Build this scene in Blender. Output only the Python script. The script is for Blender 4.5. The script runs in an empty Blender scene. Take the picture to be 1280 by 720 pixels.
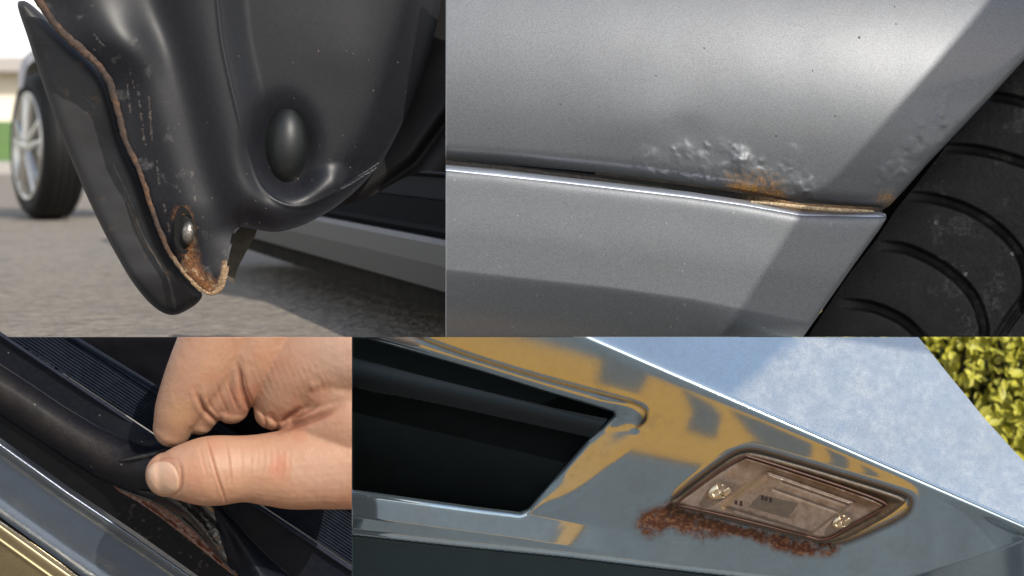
import bpy, bmesh, math, random
import numpy as np
from mathutils import Vector
from mathutils.bvhtree import BVHTree
random.seed(7); rng = np.random.default_rng(7)
SC = bpy.context.scene; COL = SC.collection
R = math.radians
# ------------------------------------------------------------------ camera, sky, sun, exposure
S = 0.001; D = 2.5; CZ = 0.19            # metres per unit at the plane y = 0, camera distance, camera height
cam = bpy.data.cameras.new('camera'); co = bpy.data.objects.new('camera', cam); COL.objects.link(co)
co.location = (0, -D, CZ); co.rotation_euler = (R(90), 0, 0)
cam.sensor_width = 36; cam.lens = 36 * D / 1.28; cam.shift_y = -CZ / 1.28
cam.clip_start = 0.05; cam.clip_end = 2000
cam.dof.use_dof = True; cam.dof.focus_distance = D - 0.02; cam.dof.aperture_fstop = 6.5
SC.camera = co
SUN = Vector((0.42, -0.70, 0.58)).normalized()
w = bpy.data.worlds.new("World"); SC.world = w; w.use_nodes = True
nt = w.node_tree; bgn = nt.nodes['Background']
sky = nt.nodes.new('ShaderNodeTexSky'); sky.sky_type = 'NISHITA'; sky.sun_disc = False
sky.sun_elevation = math.asin(SUN.z); sky.sun_rotation = math.atan2(SUN.x, SUN.y)
sky.air_density = 1.0; sky.dust_density = 2.0; sky.ozone_density = 1.0
tcw = nt.nodes.new('ShaderNodeTexCoord'); sep = nt.nodes.new('ShaderNodeSeparateXYZ'); nt.links.new(tcw.outputs['Generated'], sep.inputs[0])
mr = nt.nodes.new('ShaderNodeMapRange'); mr.interpolation_type = 'SMOOTHERSTEP'; nt.links.new(sep.outputs['Z'], mr.inputs[0]); mr.inputs[1].default_value = .05; mr.inputs[2].default_value = .95; mr.inputs[3].default_value = .8; mr.inputs[4].default_value = 0
mxw = nt.nodes.new('ShaderNodeMix'); mxw.data_type = 'RGBA'; nt.links.new(mr.outputs[0], mxw.inputs[0]); nt.links.new(sky.outputs[0], mxw.inputs[6]); mxw.inputs[7].default_value = (6.8, 6.8, 6.7, 1)
nt.links.new(mxw.outputs[2], bgn.inputs[0]); bgn.inputs[1].default_value = 0.125
sl = bpy.data.lights.new('sun', 'SUN'); sl.energy = 2.55; sl.angle = R(0.6); sl.color = (1, 0.95, 0.87)
so = bpy.data.objects.new('sun', sl); COL.objects.link(so)
so.rotation_euler = SUN.to_track_quat('Z', 'Y').to_euler()
SC.view_settings.view_transform = 'Standard'; SC.view_settings.look = 'None'
SC.view_settings.exposure = 0.8; SC.view_settings.gamma = 1
# ------------------------------------------------------------------ helpers
def W(px, py, y):
    """point at depth y seen at (px,py) of the 1280x720 layout; arrays welcome"""
    k = (D + y) / D
    return (px - 640) * S * k, y, CZ + ((360 - py) * S - CZ) * k
def Wv(px, py, y): return Vector(W(px, py, y))
def sstep(a, b, x):
    t = np.clip((x - a) / (b - a), 0, 1); return t * t * (3 - 2 * t)
_lat = np.random.default_rng(3).random((256, 256))
def vnoise(x, y, s=1.0, seed=0):
    x = x / s + seed * 17.3; y = y / s + seed * 31.7
    xi = np.floor(x).astype(int); yi = np.floor(y).astype(int); fx = x - xi; fy = y - yi
    fx = fx ** 3 * (fx * (fx * 6 - 15) + 10); fy = fy ** 3 * (fy * (fy * 6 - 15) + 10)
    g = lambda a, b: _lat[a % 256, b % 256]
    return (g(xi, yi) * (1 - fx) + g(xi + 1, yi) * fx) * (1 - fy) + (g(xi, yi + 1) * (1 - fx) + g(xi + 1, yi + 1) * fx) * fy
def fbm(x, y, s, seed=0, o=3):
    r = 0; a = .5; t = 0
    for i in range(o): r = r + a * vnoise(x, y, s / 2 ** i, seed + i); t += a; a *= .5
    return r / t
def dist(px, py, pts):
    """distance to an open polyline"""
    best = np.full(np.shape(px), 1e9)
    for (x0, y0), (x1, y1) in zip(pts[:-1], pts[1:]):
        dx, dy = x1 - x0, y1 - y0; L = dx * dx + dy * dy + 1e-9
        t = np.clip(((px - x0) * dx + (py - y0) * dy) / L, 0, 1)
        best = np.minimum(best, np.hypot(px - x0 - t * dx, py - y0 - t * dy))
    return best
def curve(pts, n=8, closed=False):
    """Catmull-Rom through the points (any dimension)"""
    P = [np.array(p, float) for p in pts]; out = []; N = len(P)
    rngi = range(N if closed else N - 1)
    for i in rngi:
        if closed: p0, p1, p2, p3 = P[(i - 1) % N], P[i], P[(i + 1) % N], P[(i + 2) % N]
        else: p0, p1, p2, p3 = P[max(i - 1, 0)], P[i], P[i + 1], P[min(i + 2, N - 1)]
        for k in range(n):
            t = k / n
            out.append(tuple(.5 * (2 * p1 + (p2 - p0) * t + (2 * p0 - 5 * p1 + 4 * p2 - p3) * t * t + (3 * p1 - p0 - 3 * p2 + p3) * t ** 3)))
    if not closed: out.append(tuple(P[-1]))
    return out
def inside(px, py, loops):
    c = np.zeros(np.shape(px), bool)
    for lp in loops:
        n = len(lp)
        for i in range(n):
            x0, y0 = lp[i]; x1, y1 = lp[(i + 1) % n]
            if y0 == y1: continue
            m = ((y0 > py) != (y1 > py)) & (px < (x1 - x0) * (py - y0) / (y1 - y0) + x0)
            c ^= m
    return c
def snap(px, py, loops):
    bx = px.copy(); by = py.copy(); bd = np.full(px.shape, 1e18)
    for lp in loops:
        n = len(lp)
        for i in range(n):
            x0, y0 = lp[i]; x1, y1 = lp[(i + 1) % n]
            dx, dy = x1 - x0, y1 - y0; L = dx * dx + dy * dy
            if L < 1e-9: continue
            t = np.clip(((px - x0) * dx + (py - y0) * dy) / L, 0, 1)
            qx = x0 + t * dx; qy = y0 + t * dy; d = (px - qx) ** 2 + (py - qy) ** 2
            m = d < bd; bd[m] = d[m]; bx[m] = qx[m]; by[m] = qy[m]
    return bx, by
def link(o, parent=None):
    COL.objects.link(o)
    if parent is not None:
        o.parent = parent
        r = parent.get('_base')
        if r is not None: o.location = (-r[0], -r[1], -r[2])
    return o
def thing(name, label, cat, base, group=None):
    o = bpy.data.objects.new(name, None); COL.objects.link(o); o.location = base
    o.empty_display_size = .05
    o['label'] = label; o['category'] = cat; o['_base'] = list(base)
    if group: o['group'] = group
    return o
def meshobj(name, verts, faces, mat, parent=None, smooth=True, tint=None):
    me = bpy.data.meshes.new(name); me.from_pydata(verts, [], faces); me.update()
    if mat: me.materials.append(mat)
    if smooth: me.polygons.foreach_set('use_smooth', [True] * len(me.polygons))
    if tint is not None:
        a = me.attributes.new('tint', 'FLOAT_COLOR', 'POINT'); a.data.foreach_set('color', np.asarray(tint, np.float32).ravel())
    return link(bpy.data.objects.new(name, me), parent)
def relief(name, loops, sp, depth, mat, parent=None, thick=.006, tint=None):
    """a shaped sheet with real thickness: outline (loops), front surface at depth(px,py)"""
    if isinstance(loops[0][0], (int, float)) or np.isscalar(loops[0][0]): loops = [loops]
    xs = [p[0] for p in loops[0]]; ys = [p[1] for p in loops[0]]
    gx = np.arange(min(xs) - sp, max(xs) + 2 * sp, sp); gy = np.arange(min(ys) - sp, max(ys) + 2 * sp, sp)
    X, Y = np.meshgrid(gx, gy); IN = inside(X, Y, loops)
    c = IN[:-1, :-1].astype(int) + IN[1:, :-1] + IN[:-1, 1:] + IN[1:, 1:]
    keep = c >= 1
    used = np.zeros(IN.shape, bool)
    for a, b in ((0, 0), (0, 1), (1, 0), (1, 1)):
        used[a:a + keep.shape[0], b:b + keep.shape[1]] |= keep
    out = used & ~IN
    X = X.copy(); Y = Y.copy()
    sx, sy = snap(X[out], Y[out], loops); X[out] = sx; Y[out] = sy
    idx = -np.ones(IN.shape, int); idx[used] = np.arange(used.sum())
    px, py = X[used], Y[used]; d = depth(px, py)
    f = np.stack([idx[:-1, :-1][keep], idx[1:, :-1][keep], idx[1:, 1:][keep], idx[:-1, 1:][keep]], 1)
    x, y, z = W(px, py, d); n = len(px)
    fe = np.concatenate([f[:, [0, 1]], f[:, [1, 2]], f[:, [2, 3]], f[:, [3, 0]]])
    key = np.minimum(fe[:, 0], fe[:, 1]) * n + np.maximum(fe[:, 0], fe[:, 1])
    u, inv, cnt = np.unique(key, return_inverse=True, return_counts=True)
    be = fe[cnt[inv.ravel()] == 1]
    V = np.stack([x, y, z], 1)
    xb, yb, zb = W(px, py, d + thick); VB = np.stack([xb, yb, zb], 1)
    m = len(be)
    SV = np.concatenate([V[be[:, 0]], V[be[:, 1]], VB[be[:, 1]], VB[be[:, 0]]])
    allv = np.concatenate([V, VB, SV])
    k = 2 * n + np.arange(m)
    sf = np.stack([k + m, k, k + 3 * m, k + 2 * m], 1)
    faces = np.concatenate([f, f[:, ::-1] + n, sf])
    tc = None
    if tint is not None:
        t = tint(px, py); tc = np.concatenate([t, t, t[be[:, 0]], t[be[:, 1]], t[be[:, 1]], t[be[:, 0]]])
    return meshobj(name, allv.tolist(), faces.tolist(), mat, parent, True, tc)
def T(px, rgb=(0, 0, 0), a=0.0):
    o = np.zeros((len(px), 4)); o[:, :3] = rgb; o[:, 3] = a; return o
def tube(name, path, mat, parent=None, seg=14, n=6, tint=None, flat=1.0, caps=True, data=False):
    """path of (px,py,y,r_px); smooth tapered tube"""
    P = curve(path, n); pts = [Wv(p[0], p[1], p[2]) for p in P]; rad = [p[3] * S for p in P]
    V = []; F = []; N = len(pts)
    for i in range(N):
        t = (pts[min(i + 1, N - 1)] - pts[max(i - 1, 0)]).normalized()
        a = Vector((0, -1, 0)); a = (a - t * a.dot(t))
        if a.length < .15: a = Vector((0, 0, 1)); a = a - t * a.dot(t)
        a.normalize(); b = t.cross(a)
        for k in range(seg):
            q = 2 * math.pi * k / seg
            V.append(pts[i] + (a * math.cos(q) * flat + b * math.sin(q)) * rad[i])
    for i in range(N - 1):
        for k in range(seg):
            F.append((i * seg + k, i * seg + (k + 1) % seg, (i + 1) * seg + (k + 1) % seg, (i + 1) * seg + k))
    if caps:
        F.append(tuple(range(seg))[::-1]); F.append(tuple((N - 1) * seg + k for k in range(seg)))
    if data: return V, F
    tc = None
    if tint:
        pxs = np.repeat([p[0] for p in P], seg); pys = np.repeat([p[1] for p in P], seg); tc = tint(pxs, pys)
    return meshobj(name, [tuple(v) for v in V], F, mat, parent, True, tc)
def dome(name, px, py, y, rx, ry, h, mat, parent=None, ang=0, rings=12, seg=28, tint=None):
    V = []; F = []; pp = []
    for i in range(rings + 1):
        f = i / rings * math.pi / 2
        for k in range(seg):
            q = 2 * math.pi * k / seg; a = math.sin(f) * math.cos(q) * rx; b = math.sin(f) * math.sin(q) * ry
            X = px + a * math.cos(ang) - b * math.sin(ang); Y = py + a * math.sin(ang) + b * math.cos(ang)
            V.append(W(X, Y, y - h * math.cos(f))); pp.append((X, Y))
    for i in range(rings):
        for k in range(seg):
            F.append((i * seg + k, (i + 1) * seg + k, (i + 1) * seg + (k + 1) % seg, i * seg + (k + 1) % seg))
    return meshobj(name, V, F, mat, parent, True, None)
def box(name, x0, x1, y0, y1, z0, z1, mat, parent=None):
    V = [(x, y, z) for x in (x0, x1) for y in (y0, y1) for z in (z0, z1)]
    F = [(0, 1, 3, 2), (4, 6, 7, 5), (0, 4, 5, 1), (2, 3, 7, 6), (0, 2, 6, 4), (1, 5, 7, 3)]
    return meshobj(name, V, F, mat, parent, False)
# ------------------------------------------------------------------ materials
def mat(name, base, rough=.5, metal=0., noise=None, bump=None, coat=0., tint=False, spec=.5, rough_var=0., sss=0., fl=None, tnoise=(140, .55), grit=1.3):
    """noise=[(scale, amount 0..1, darker colour), ...]  bump=[(scale, strength, metres), ...]  fl=(scale, amount) metallic flake"""
    m = bpy.data.materials.new(name); m.use_nodes = True; n = m.node_tree; N = n.nodes; L = n.links
    b = N['Principled BSDF']; tc = N.new('ShaderNodeTexCoord')
    b.inputs['Roughness'].default_value = rough; b.inputs['Metallic'].default_value = metal
    b.inputs['Coat Weight'].default_value = coat; b.inputs['Coat Roughness'].default_value = .08
    b.inputs['Specular IOR Level'].default_value = spec
    if sss: b.inputs['Subsurface Weight'].default_value = sss; b.inputs['Subsurface Radius'].default_value = (1, .35, .2); b.inputs['Subsurface Scale'].default_value = .006
    rgb = N.new('ShaderNodeRGB'); rgb.outputs[0].default_value = (*base, 1); cur = rgb.outputs[0]
    def nz(scale, detail=3, r=.6):
        t = N.new('ShaderNodeTexNoise'); t.inputs['Scale'].default_value = scale; t.inputs['Detail'].default_value = detail; t.inputs['Roughness'].default_value = r
        L.new(tc.outputs['Object'], t.inputs['Vector']); return t.outputs[0]
    def ramp(src, a, bb):
        r = N.new('ShaderNodeMapRange'); r.inputs[1].default_value = a; r.inputs[2].default_value = bb; L.new(src, r.inputs[0]); return r.outputs[0]
    def mul(src, v):
        r = N.new('ShaderNodeMath'); r.operation = 'MULTIPLY'; L.new(src, r.inputs[0])
        if hasattr(v, 'links'): L.new(v, r.inputs[1])
        else: r.inputs[1].default_value = v
        return r.outputs[0]
    def mix(fac, c1, c2):
        r = N.new('ShaderNodeMix'); r.data_type = 'RGBA'; L.new(fac, r.inputs[0]); L.new(c1, r.inputs[6])
        if isinstance(c2, tuple): r.inputs[7].default_value = (*c2, 1)
        else: L.new(c2, r.inputs[7])
        return r.outputs[2]
    for sc_, am, c in (noise or []):
        cur = mix(mul(ramp(nz(sc_, 4), .42, .66), am), cur, c)
    if fl:
        t = N.new('ShaderNodeTexVoronoi'); t.inputs['Scale'].default_value = fl[0]; L.new(tc.outputs['Object'], t.inputs['Vector'])
        sp = N.new('ShaderNodeSeparateColor'); L.new(t.outputs['Color'], sp.inputs[0])
        cur = mix(mul(sp.outputs[0], fl[1]), cur, tuple(min(1, v * 2.1) for v in base))
    if tint:
        at = N.new('ShaderNodeAttribute'); at.attribute_name = 'tint'
        nn = nz(tnoise[0], 6, .7)
        a = N.new('ShaderNodeMath'); a.operation = 'ADD'; L.new(at.outputs['Alpha'], a.inputs[0])
        m2 = N.new('ShaderNodeMath'); m2.operation = 'MULTIPLY_ADD'; L.new(nn, m2.inputs[0]); m2.inputs[1].default_value = tnoise[1] * 2; m2.inputs[2].default_value = -tnoise[1]
        L.new(m2.outputs[0], a.inputs[1])
        g = N.new('ShaderNodeMath'); g.operation = 'MULTIPLY'; L.new(at.outputs['Alpha'], g.inputs[0]); g.inputs[1].default_value = 6; g.use_clamp = True
        fac = mul(ramp(a.outputs[0], .1, .9), g.outputs[0])
        vn = nz(900, 4); dk = mix(ramp(vn, .35, .7), at.outputs['Color'], at.outputs['Color'])
        hs = N.new('ShaderNodeHueSaturation'); L.new(at.outputs['Color'], hs.inputs['Color']); gm = N.new('ShaderNodeMapRange'); L.new(nz(420, 4), gm.inputs[0]); gm.inputs[1].default_value = .3; gm.inputs[2].default_value = .7; gm.inputs[3].default_value = 1 - .6 * grit; gm.inputs[4].default_value = 1 + .35 * grit; L.new(gm.outputs[0], hs.inputs['Value'])
        b2 = N.new('ShaderNodeBsdfPrincipled'); b2.inputs['Roughness'].default_value = .7; b2.inputs['Specular IOR Level'].default_value = .3
        L.new(hs.outputs[0], b2.inputs['Base Color'])
        ms = N.new('ShaderNodeMixShader'); L.new(fac, ms.inputs[0]); L.new(b.outputs[0], ms.inputs[1]); L.new(b2.outputs[0], ms.inputs[2])
        L.new(ms.outputs[0], N['Material Output'].inputs[0])
        if sss:
            for k_ in ('Subsurface Weight', 'Subsurface Scale'): b2.inputs[k_].default_value = b.inputs[k_].default_value
            b2.inputs['Subsurface Radius'].default_value = (1, .35, .2); b2.inputs['Roughness'].default_value = rough
    elif rough_var:
        rr = N.new('ShaderNodeMapRange'); L.new(nz(60, 5), rr.inputs[0]); rr.inputs[1].default_value = .3; rr.inputs[2].default_value = .7
        rr.inputs[3].default_value = rough - rough_var; rr.inputs[4].default_value = rough + rough_var; L.new(rr.outputs[0], b.inputs['Roughness'])
    L.new(cur, b.inputs['Base Color'])
    last = None
    for sc_, st, dm in (bump or []):
        bp = N.new('ShaderNodeBump'); bp.inputs['Strength'].default_value = st; bp.inputs['Distance'].default_value = dm
        L.new(nz(sc_, 3, .6), bp.inputs['Height'])
        if last: L.new(last, bp.inputs['Normal'])
        last = bp.outputs[0]
    if last: L.new(last, b.inputs['Normal'])
    if last and tint: L.new(last, b2.inputs['Normal'])
    return m
M_silver = mat('silver_paint', (.098, .104, .112), .45, .5, fl=(1100, .38), bump=[(700, .22, .0006)], noise=[(9, .15, (.10, .095, .09)), (260, .15, (.085, .085, .085))], tint=True, coat=.15)
M_plast = mat('wheel_arch_plastic', (.0065, .007, .0095), .40, 0, noise=[(220, .35, (.015, .015, .018))], bump=[(900, .25, .0004)], tint=True, spec=.30)
M_flap = mat('mud_flap_plastic', (.024, .0235, .025), .5, 0, noise=[(18, .5, (.032, .030, .027)), (300, .3, (.026, .026, .03))], bump=[(900, .2, .0004)], tint=True, spec=.35)
M_rust = mat('rusty_edge', (.045, .028, .020), .8, 0, noise=[(60, .8, (.10, .050, .027)), (200, .8, (.018, .013, .011))], bump=[(500, .7, .0015)], tint=True, tnoise=(200, .5))
M_black = mat('black_plastic', (.008, .008, .009), .55, 0, bump=[(300, .2, .0005)], spec=.3)
M_void = mat('sooty_underbody', (.012, .011, .010), .9, 0, noise=[(30, .7, (.03, .026, .02))], spec=.1)
M_rub = mat('tyre_rubber', (.014, .014, .0145), .62, 0, noise=[(40, .6, (.022, .021, .020)), (260, .4, (.032, .032, .030))], bump=[(500, .35, .0006)], tint=True, spec=.2)
M_steel = mat('dull_steel', (.35, .33, .29), .35, .9, noise=[(300, .8, (.10, .07, .05))], bump=[(500, .5, .001)])
M_rim = mat('alloy', (.62, .60, .55), .3, .8, noise=[(20, .3, (.4, .4, .38))])
M_car = mat('far_silver_paint', (.30, .31, .34), .35, .6, noise=[(5, .3, (.24, .24, .26))])
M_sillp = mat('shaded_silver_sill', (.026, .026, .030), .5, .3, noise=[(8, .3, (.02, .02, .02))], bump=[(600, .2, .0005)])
# ------------------------------------------------------------------ the ground behind the close-ups
def ground_mat():
    m = mat('rough_asphalt', (.25, .21, .165), .9, 0, noise=[(1.2, .5, (.29, .255, .21)), (11, .65, (.15, .135, .115)), (28, .6, (.35, .31, .26)), (60, .6, (.12, .11, .095))], bump=[(20, .8, .03), (60, .7, .015)], spec=.25)
    return m
M_ground = ground_mat()
ZG = -0.14
def sheet(name, x0, x1, y0, y1, z, m, nx=2, ny=2, f=None):
    gx = np.linspace(x0, x1, nx); gy = np.linspace(y0, y1, ny); X, Y = np.meshgrid(gx, gy); Z = np.full(X.shape, z) + (f(X, Y) if f else 0)
    V = np.stack([X.ravel(), Y.ravel(), Z.ravel()], 1).tolist()
    F = [(j * nx + i, j * nx + i + 1, (j + 1) * nx + i + 1, (j + 1) * nx + i) for j in range(ny - 1) for i in range(nx - 1)]
    o = meshobj(name, V, F, m, None, True); return o
g = sheet('road', -300, .1, .35, 900, ZG, M_ground); g['kind'] = 'structure'
g = sheet('ground', -900, 900, -900, 900, -1.0, mat('dark_asphalt', (.17, .166, .158), .9, noise=[(5, .9, (.23, .22, .205)), (1.5, .5, (.10, .10, .095))], bump=[(40, .5, .01)])); g['kind'] = 'structure'
sw = box('retaining_wall', .04, .1, .412, 300, -1.0, ZG - .004, mat('side_concrete', (.2, .19, .18), .9)); sw['kind'] = 'structure'
rw = box('retaining_wall', -300, .1, .352, .41, -1.0, ZG - .004, mat('concrete', (.25, .24, .22), .9, noise=[(4, .5, (.18, .17, .16))], bump=[(30, .4, .01)])); rw['kind'] = 'structure'
M_grass = mat('grass', (.13, .24, .045), .8, 0, noise=[(3, .6, (.11, .17, .03)), (30, .5, (.04, .08, .02))], bump=[(40, .8, .03)])
v = sheet('grass_verge', -40, 10, 15.5, 22, ZG, M_grass, 60, 14, lambda X, Y: .06 + .42 * sstep(15.5, 20, Y) + .03 * np.sin(X * 5 + Y * 3)); v['kind'] = 'structure'
M_kerb = mat('kerb_stone', (.36, .34, .31), .85, noise=[(3, .4, (.28, .27, .25))], bump=[(20, .4, .01)])
kb = box('kerb', -40, 10, 14.9, 15.5, ZG, ZG + .1, M_kerb); kb['kind'] = 'structure'
# house far behind
hs = thing('house', 'pale cream rendered house with dark pitched roof far behind the wheel', 'house', (-6.5, 26, ZG))
M_cream = mat('cream_render', (.82, .76, .62), .9, noise=[(.8, .3, (.74, .67, .52))])
box('wall', -14, -4.6, 26, 34, ZG, 1.1, M_cream, hs)
V = [(-14.4, 25.6, 1.1), (-4.2, 25.6, 1.1), (-4.2, 34.4, 1.1), (-14.4, 34.4, 1.1), (-14.4, 30, 1.47), (-4.2, 30, 1.47)]
meshobj('roof', V, [(0, 1, 5, 4), (2, 3, 4, 5), (1, 2, 5), (3, 0, 4), (3, 2, 1, 0)], mat('roof_tile', (.42, .36, .30), .9), hs, False)
M_wf = mat('window_frame_white', (.8, .8, .78), .5); M_gl = mat('dark_window_glass', (.05, .06, .07), .1)
for x in (-12, -9.4, -6.8):
    f_ = box('window', x, x + 1.2, 25.94, 25.99, .2, .85, M_wf, hs); box('pane', x + .08, x + 1.12, 25.92, 25.935, .27, .78, M_gl, f_)
# ================================================================== first close-up: wheel arch liner and mud flap
c1 = thing('car', 'silver car seen low along its flank, rusty-edged black wheel arch liner in front', 'car', (-.45, 1.2, ZG))
G2 = lambda d, s: np.exp(-(d / s) ** 2)
FL = [(30, -34), (52, 5), (74, 35), (103, 62), (126, 84), (139, 106), (147, 134), (156, 170), (172, 207), (186, 246), (198, 281), (212, 313), (231, 341), (247, 359), (262, 367)]
ARC = [(272, 362), (279, 349), (283, 333), (286, 312), (291, 291), (300, 284), (320, 287), (345, 290), (372, 284), (396, 273), (422, 257), (450, 233), (476, 203), (500, 160), (521, 110), (538, 60), (549, 15), (556, -34)]
FLc = curve(FL, 5); ARCc = curve(ARC, 5)
RD1 = curve([(85, -40), (125, 5), (160, 55), (192, 110), (210, 170), (226, 230), (246, 290), (262, 340)], 5)
RD2 = curve([(240, -40), (246, 30), (262, 100), (280, 170), (298, 225), (318, 262), (350, 278)], 5)
VAL = curve([(180, -40), (205, 40), (228, 110), (246, 180), (262, 235), (282, 280)], 5)
BOSS = curve([(268, -40), (277, 50), (292, 120), (310, 190), (326, 232), (350, 253), (380, 258), (420, 240)], 5)
ARCR = ARCc[30:]
def d_liner(px, py):
    y = .085 * ((px - 250) / 300.) * np.abs((px - 250) / 300.) + .0
    y = y - .010 * G2(dist(px, py, RD1), 36) - .009 * G2(dist(px, py, RD2), 38) + .008 * G2(dist(px, py, VAL), 26)
    db = dist(px, py, BOSS); side = ((px - 268) * 1.0 - (py + 40) * .215) > 0
    lim = inside(px, py, [BOSS + [(560, 150), (560, -40)]])
    y = y + np.where(lim, .020 * sstep(0, 40, db), 0)
    y = y + .022 * G2(dist(px, py, ARCR), 26)
    # hollow round the plug, flat bolt plate
    y = y + .020 * np.exp(-(((px - 352) / 44) ** 2 + ((py - 190) / 60) ** 2) ** 2)
    y = y - .004 * np.exp(-((px - 455) / 50.) ** 2 - ((py - 90) / 90.) ** 2)
    y = y + .010 * sstep(250, 330, py) * (px < 300)
    y = y + .0020 * (fbm(px, py, 80, 2, 1) - .5)
    # dents and moulding seam
    y = y - .0015 * G2(dist(px, py, BOSS), 2.2)
    y = y - .010 * G2(np.hypot((px - 150) * .8 - (py - 55) * .4, (py - 55)), 34)
    return y
def t_liner(px, py):
    n = fbm(px, py, 5, 5); n2 = fbm(px, py, 22, 8)
    t = T(px)
    dc = dist(px, py, [(228, 262), (232, 300), (240, 335), (262, 362)])
    a = .95 * np.exp(-(dc / 11) ** 2) * sstep(248, 270, py) * (.55 + .6 * n)
    t[:, :3] = (.20, .085, .032); t[:, 3] = a
    dm = dist(px, py, [(272, 362), (279, 348), (283, 330)]); m = np.exp(-(dm / 5) ** 2)
    t[:, 3] = np.maximum(t[:, 3], m * .9); t[m > .4, :3] = (.27, .18, .10)
    pal = (n > .62) & (dc < 14) & (py > 290); t[pal, :3] = (.30, .21, .12)
    dust = .30 * sstep(.55, .8, n2) * sstep(90, 40, dist(px, py, FLc)); q = t[:, 3] < dust; t[q, :3] = (.12, .115, .11); t[q, 3] = dust[q]
    sp = (rng.random(len(px)) > .9988) & (py > 60); t[sp, :3] = (.24, .22, .19); t[sp, 3] = .5
    for pts in ([(163, 88), (168, 112)], [(172, 105), (176, 140), (180, 176)], [(158, 100), (163, 140)], [(186, 120), (190, 175)], [(118, 44), (130, 57)], [(205, 255), (214, 300)], [(196, 200), (199, 235)], [(240, 215), (244, 250)]):
        k = (dist(px, py, pts) < 1.2) & (n > .45); t[k, :3] = (.10, .095, .09); t[k, 3] = .5
    return t
relief('wheel_arch_liner', FLc + ARCc, 1.6, d_liner, M_plast, c1, .012, t_liner)
FP = [(22, 8), (27, 1), (38, 5), (62, 26), (95, 56), (122, 84), (137, 108), (145, 136), (156, 175), (172, 212), (188, 255), (206, 305), (228, 342), (249, 362), (252, 372), (240, 384), (216, 394), (193, 384), (168, 356), (145, 318), (119, 268), (92, 207), (68, 146), (50, 95), (35, 48)]
FPc = curve(FP, 4, True)
def d_flap(px, py):
    e = dist(px, py, FPc + FPc[:1])
    return .034 - .012 * ((px - py * .45) / 100.) + .016 * np.exp(-e / 3.5) + .0016 * (fbm(px, py, 70, 3) - .5) * 4 + .02 * np.exp(-dist(px, py, FLc) / 9) + .02 * sstep(340, 395, py)
def t_flap(px, py):
    t = T(px, (.13, .09, .05)); n = fbm(px, py, 14, 4)
    t[:, 3] = .45 * sstep(.5, .8, n) * np.exp(-((px - 105) / 30.) ** 2 - ((py - 115) / 30.) ** 2) + .5 * G2(dist(px, py, [(160, 255), (178, 300), (205, 335), (212, 350)]), 1.6) + .25 * sstep(.6, .85, fbm(px, py, 9, 9)); return t
relief('mud_flap', FPc, 1.8, d_flap, M_flap, c1, .010, t_flap)
FE = [(p[0] - 1, p[1], float(d_liner(np.array([p[0] + 2.]), np.array([float(p[1])]))[0]) - .006, r) for p, r in zip(FL, [6, 5, 4.6, 4.6, 4.8, 4.8, 4.2, 3.8, 3.4, 3.2, 3, 2.8, 2.6, 2.4, 2.2])]
FE += [(274, 362, FE[-1][2] + .002, 3.5), (281, 348, FE[-1][2] + .004, 3), (284, 333, FE[-1][2] + .01, 2)]
V, F = tube('x', FE, None, seg=16, n=14, flat=.8, data=True)
px_ = np.array([640 + v.x / S * D / (D + v.y) for v in V]); py_ = np.array([360 - (CZ + (v.z - CZ) * D / (D + v.y)) / S for v in V])
jit = (fbm(px_, py_, 3, 11) - .5) * .0014 + (fbm(px_, py_, 12, 12) - .5) * .003
tt = T(px_, (.36, .22, .12)); tt[:, 3] = .75 * sstep(285, 350, py_) + .5 * sstep(.5, .75, fbm(px_, py_, 12, 6)); tt[:, :3] = np.where((py_ > 320)[:, None], (.27, .18, .10), (.15, .075, .035))
meshobj('rusty_flange', [(v.x + j, v.y, v.z + j * .6) for v, j in zip(V, jit)], F, M_rust, c1, True, tt)
yb = float(d_liner(np.array([233.]), np.array([290.]))[0])
rv = dome('washer', 230, 288, yb - .002, 12, 24, .004, M_rust, c1, .12); dome('rivet', 235, 291, yb - .005, 8.5, 15, .012, M_steel, c1, .05, 10, 20)
relief('torn_edge', curve([(222, 262), (228, 258), (236, 264), (240, 272), (236, 270), (229, 266), (226, 275), (223, 300), (230, 312), (236, 312), (230, 318), (219, 306), (218, 280)], 3, True), 1, lambda px, py: yb - .006 + 0 * px, M_rust, c1, .003)
yp = float(d_liner(np.array([352.]), np.array([182.]))[0])
dome('rubber_plug', 356, 182, yp + .004, 29, 50, .034, mat('black_rubber_plug', (.004, .0055, .0055), .48, noise=[(60, .4, (.010, .012, .011))], bump=[(500, .2, .0004)], spec=.5), c1, .05, 16, 36)
tube('plug_rim_highlight', [(352, 134, yp - .001, 1.3), (340, 142, yp - .003, 1.4), (331, 165, yp - .004, 1.5), (327, 195, yp - .004, 1.5), (330, 222, yp - .003, 1.5), (338, 232, yp, 1)], mat('painted_lit_rim', (.16, .14, .11), .6), c1, 8)  # light on the plug's left rim, put in as a pale line
relief('hanging_bracket', curve([(288, 352), (283, 340), (290, 305), (300, 284), (322, 285), (306, 318), (296, 338), (293, 352)], 3, True), 2, lambda px, py: .10 + (px - 290) * .0004, mat('grimy_bracket', (.05, .042, .03), .8, noise=[(90, .7, (.09, .075, .05))]), c1, .02)
relief('inner_arch_panel', curve([(400, 262), (424, 258), (462, 246), (498, 226), (530, 213), (570, 206), (575, 100), (575, -34), (530, -34), (480, -34), (440, 150)], 3, True), 4, lambda px, py: .14 + .03 * G2(dist(px, py, [(575, 130), (520, 205), (440, 262)]), 8) - .02 * np.cos((px + py) / 40.), mat('dark_arch_panel', (.014, .013, .013), .6, bump=[(300, .2, .001)], spec=.25), c1, .02)
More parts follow.
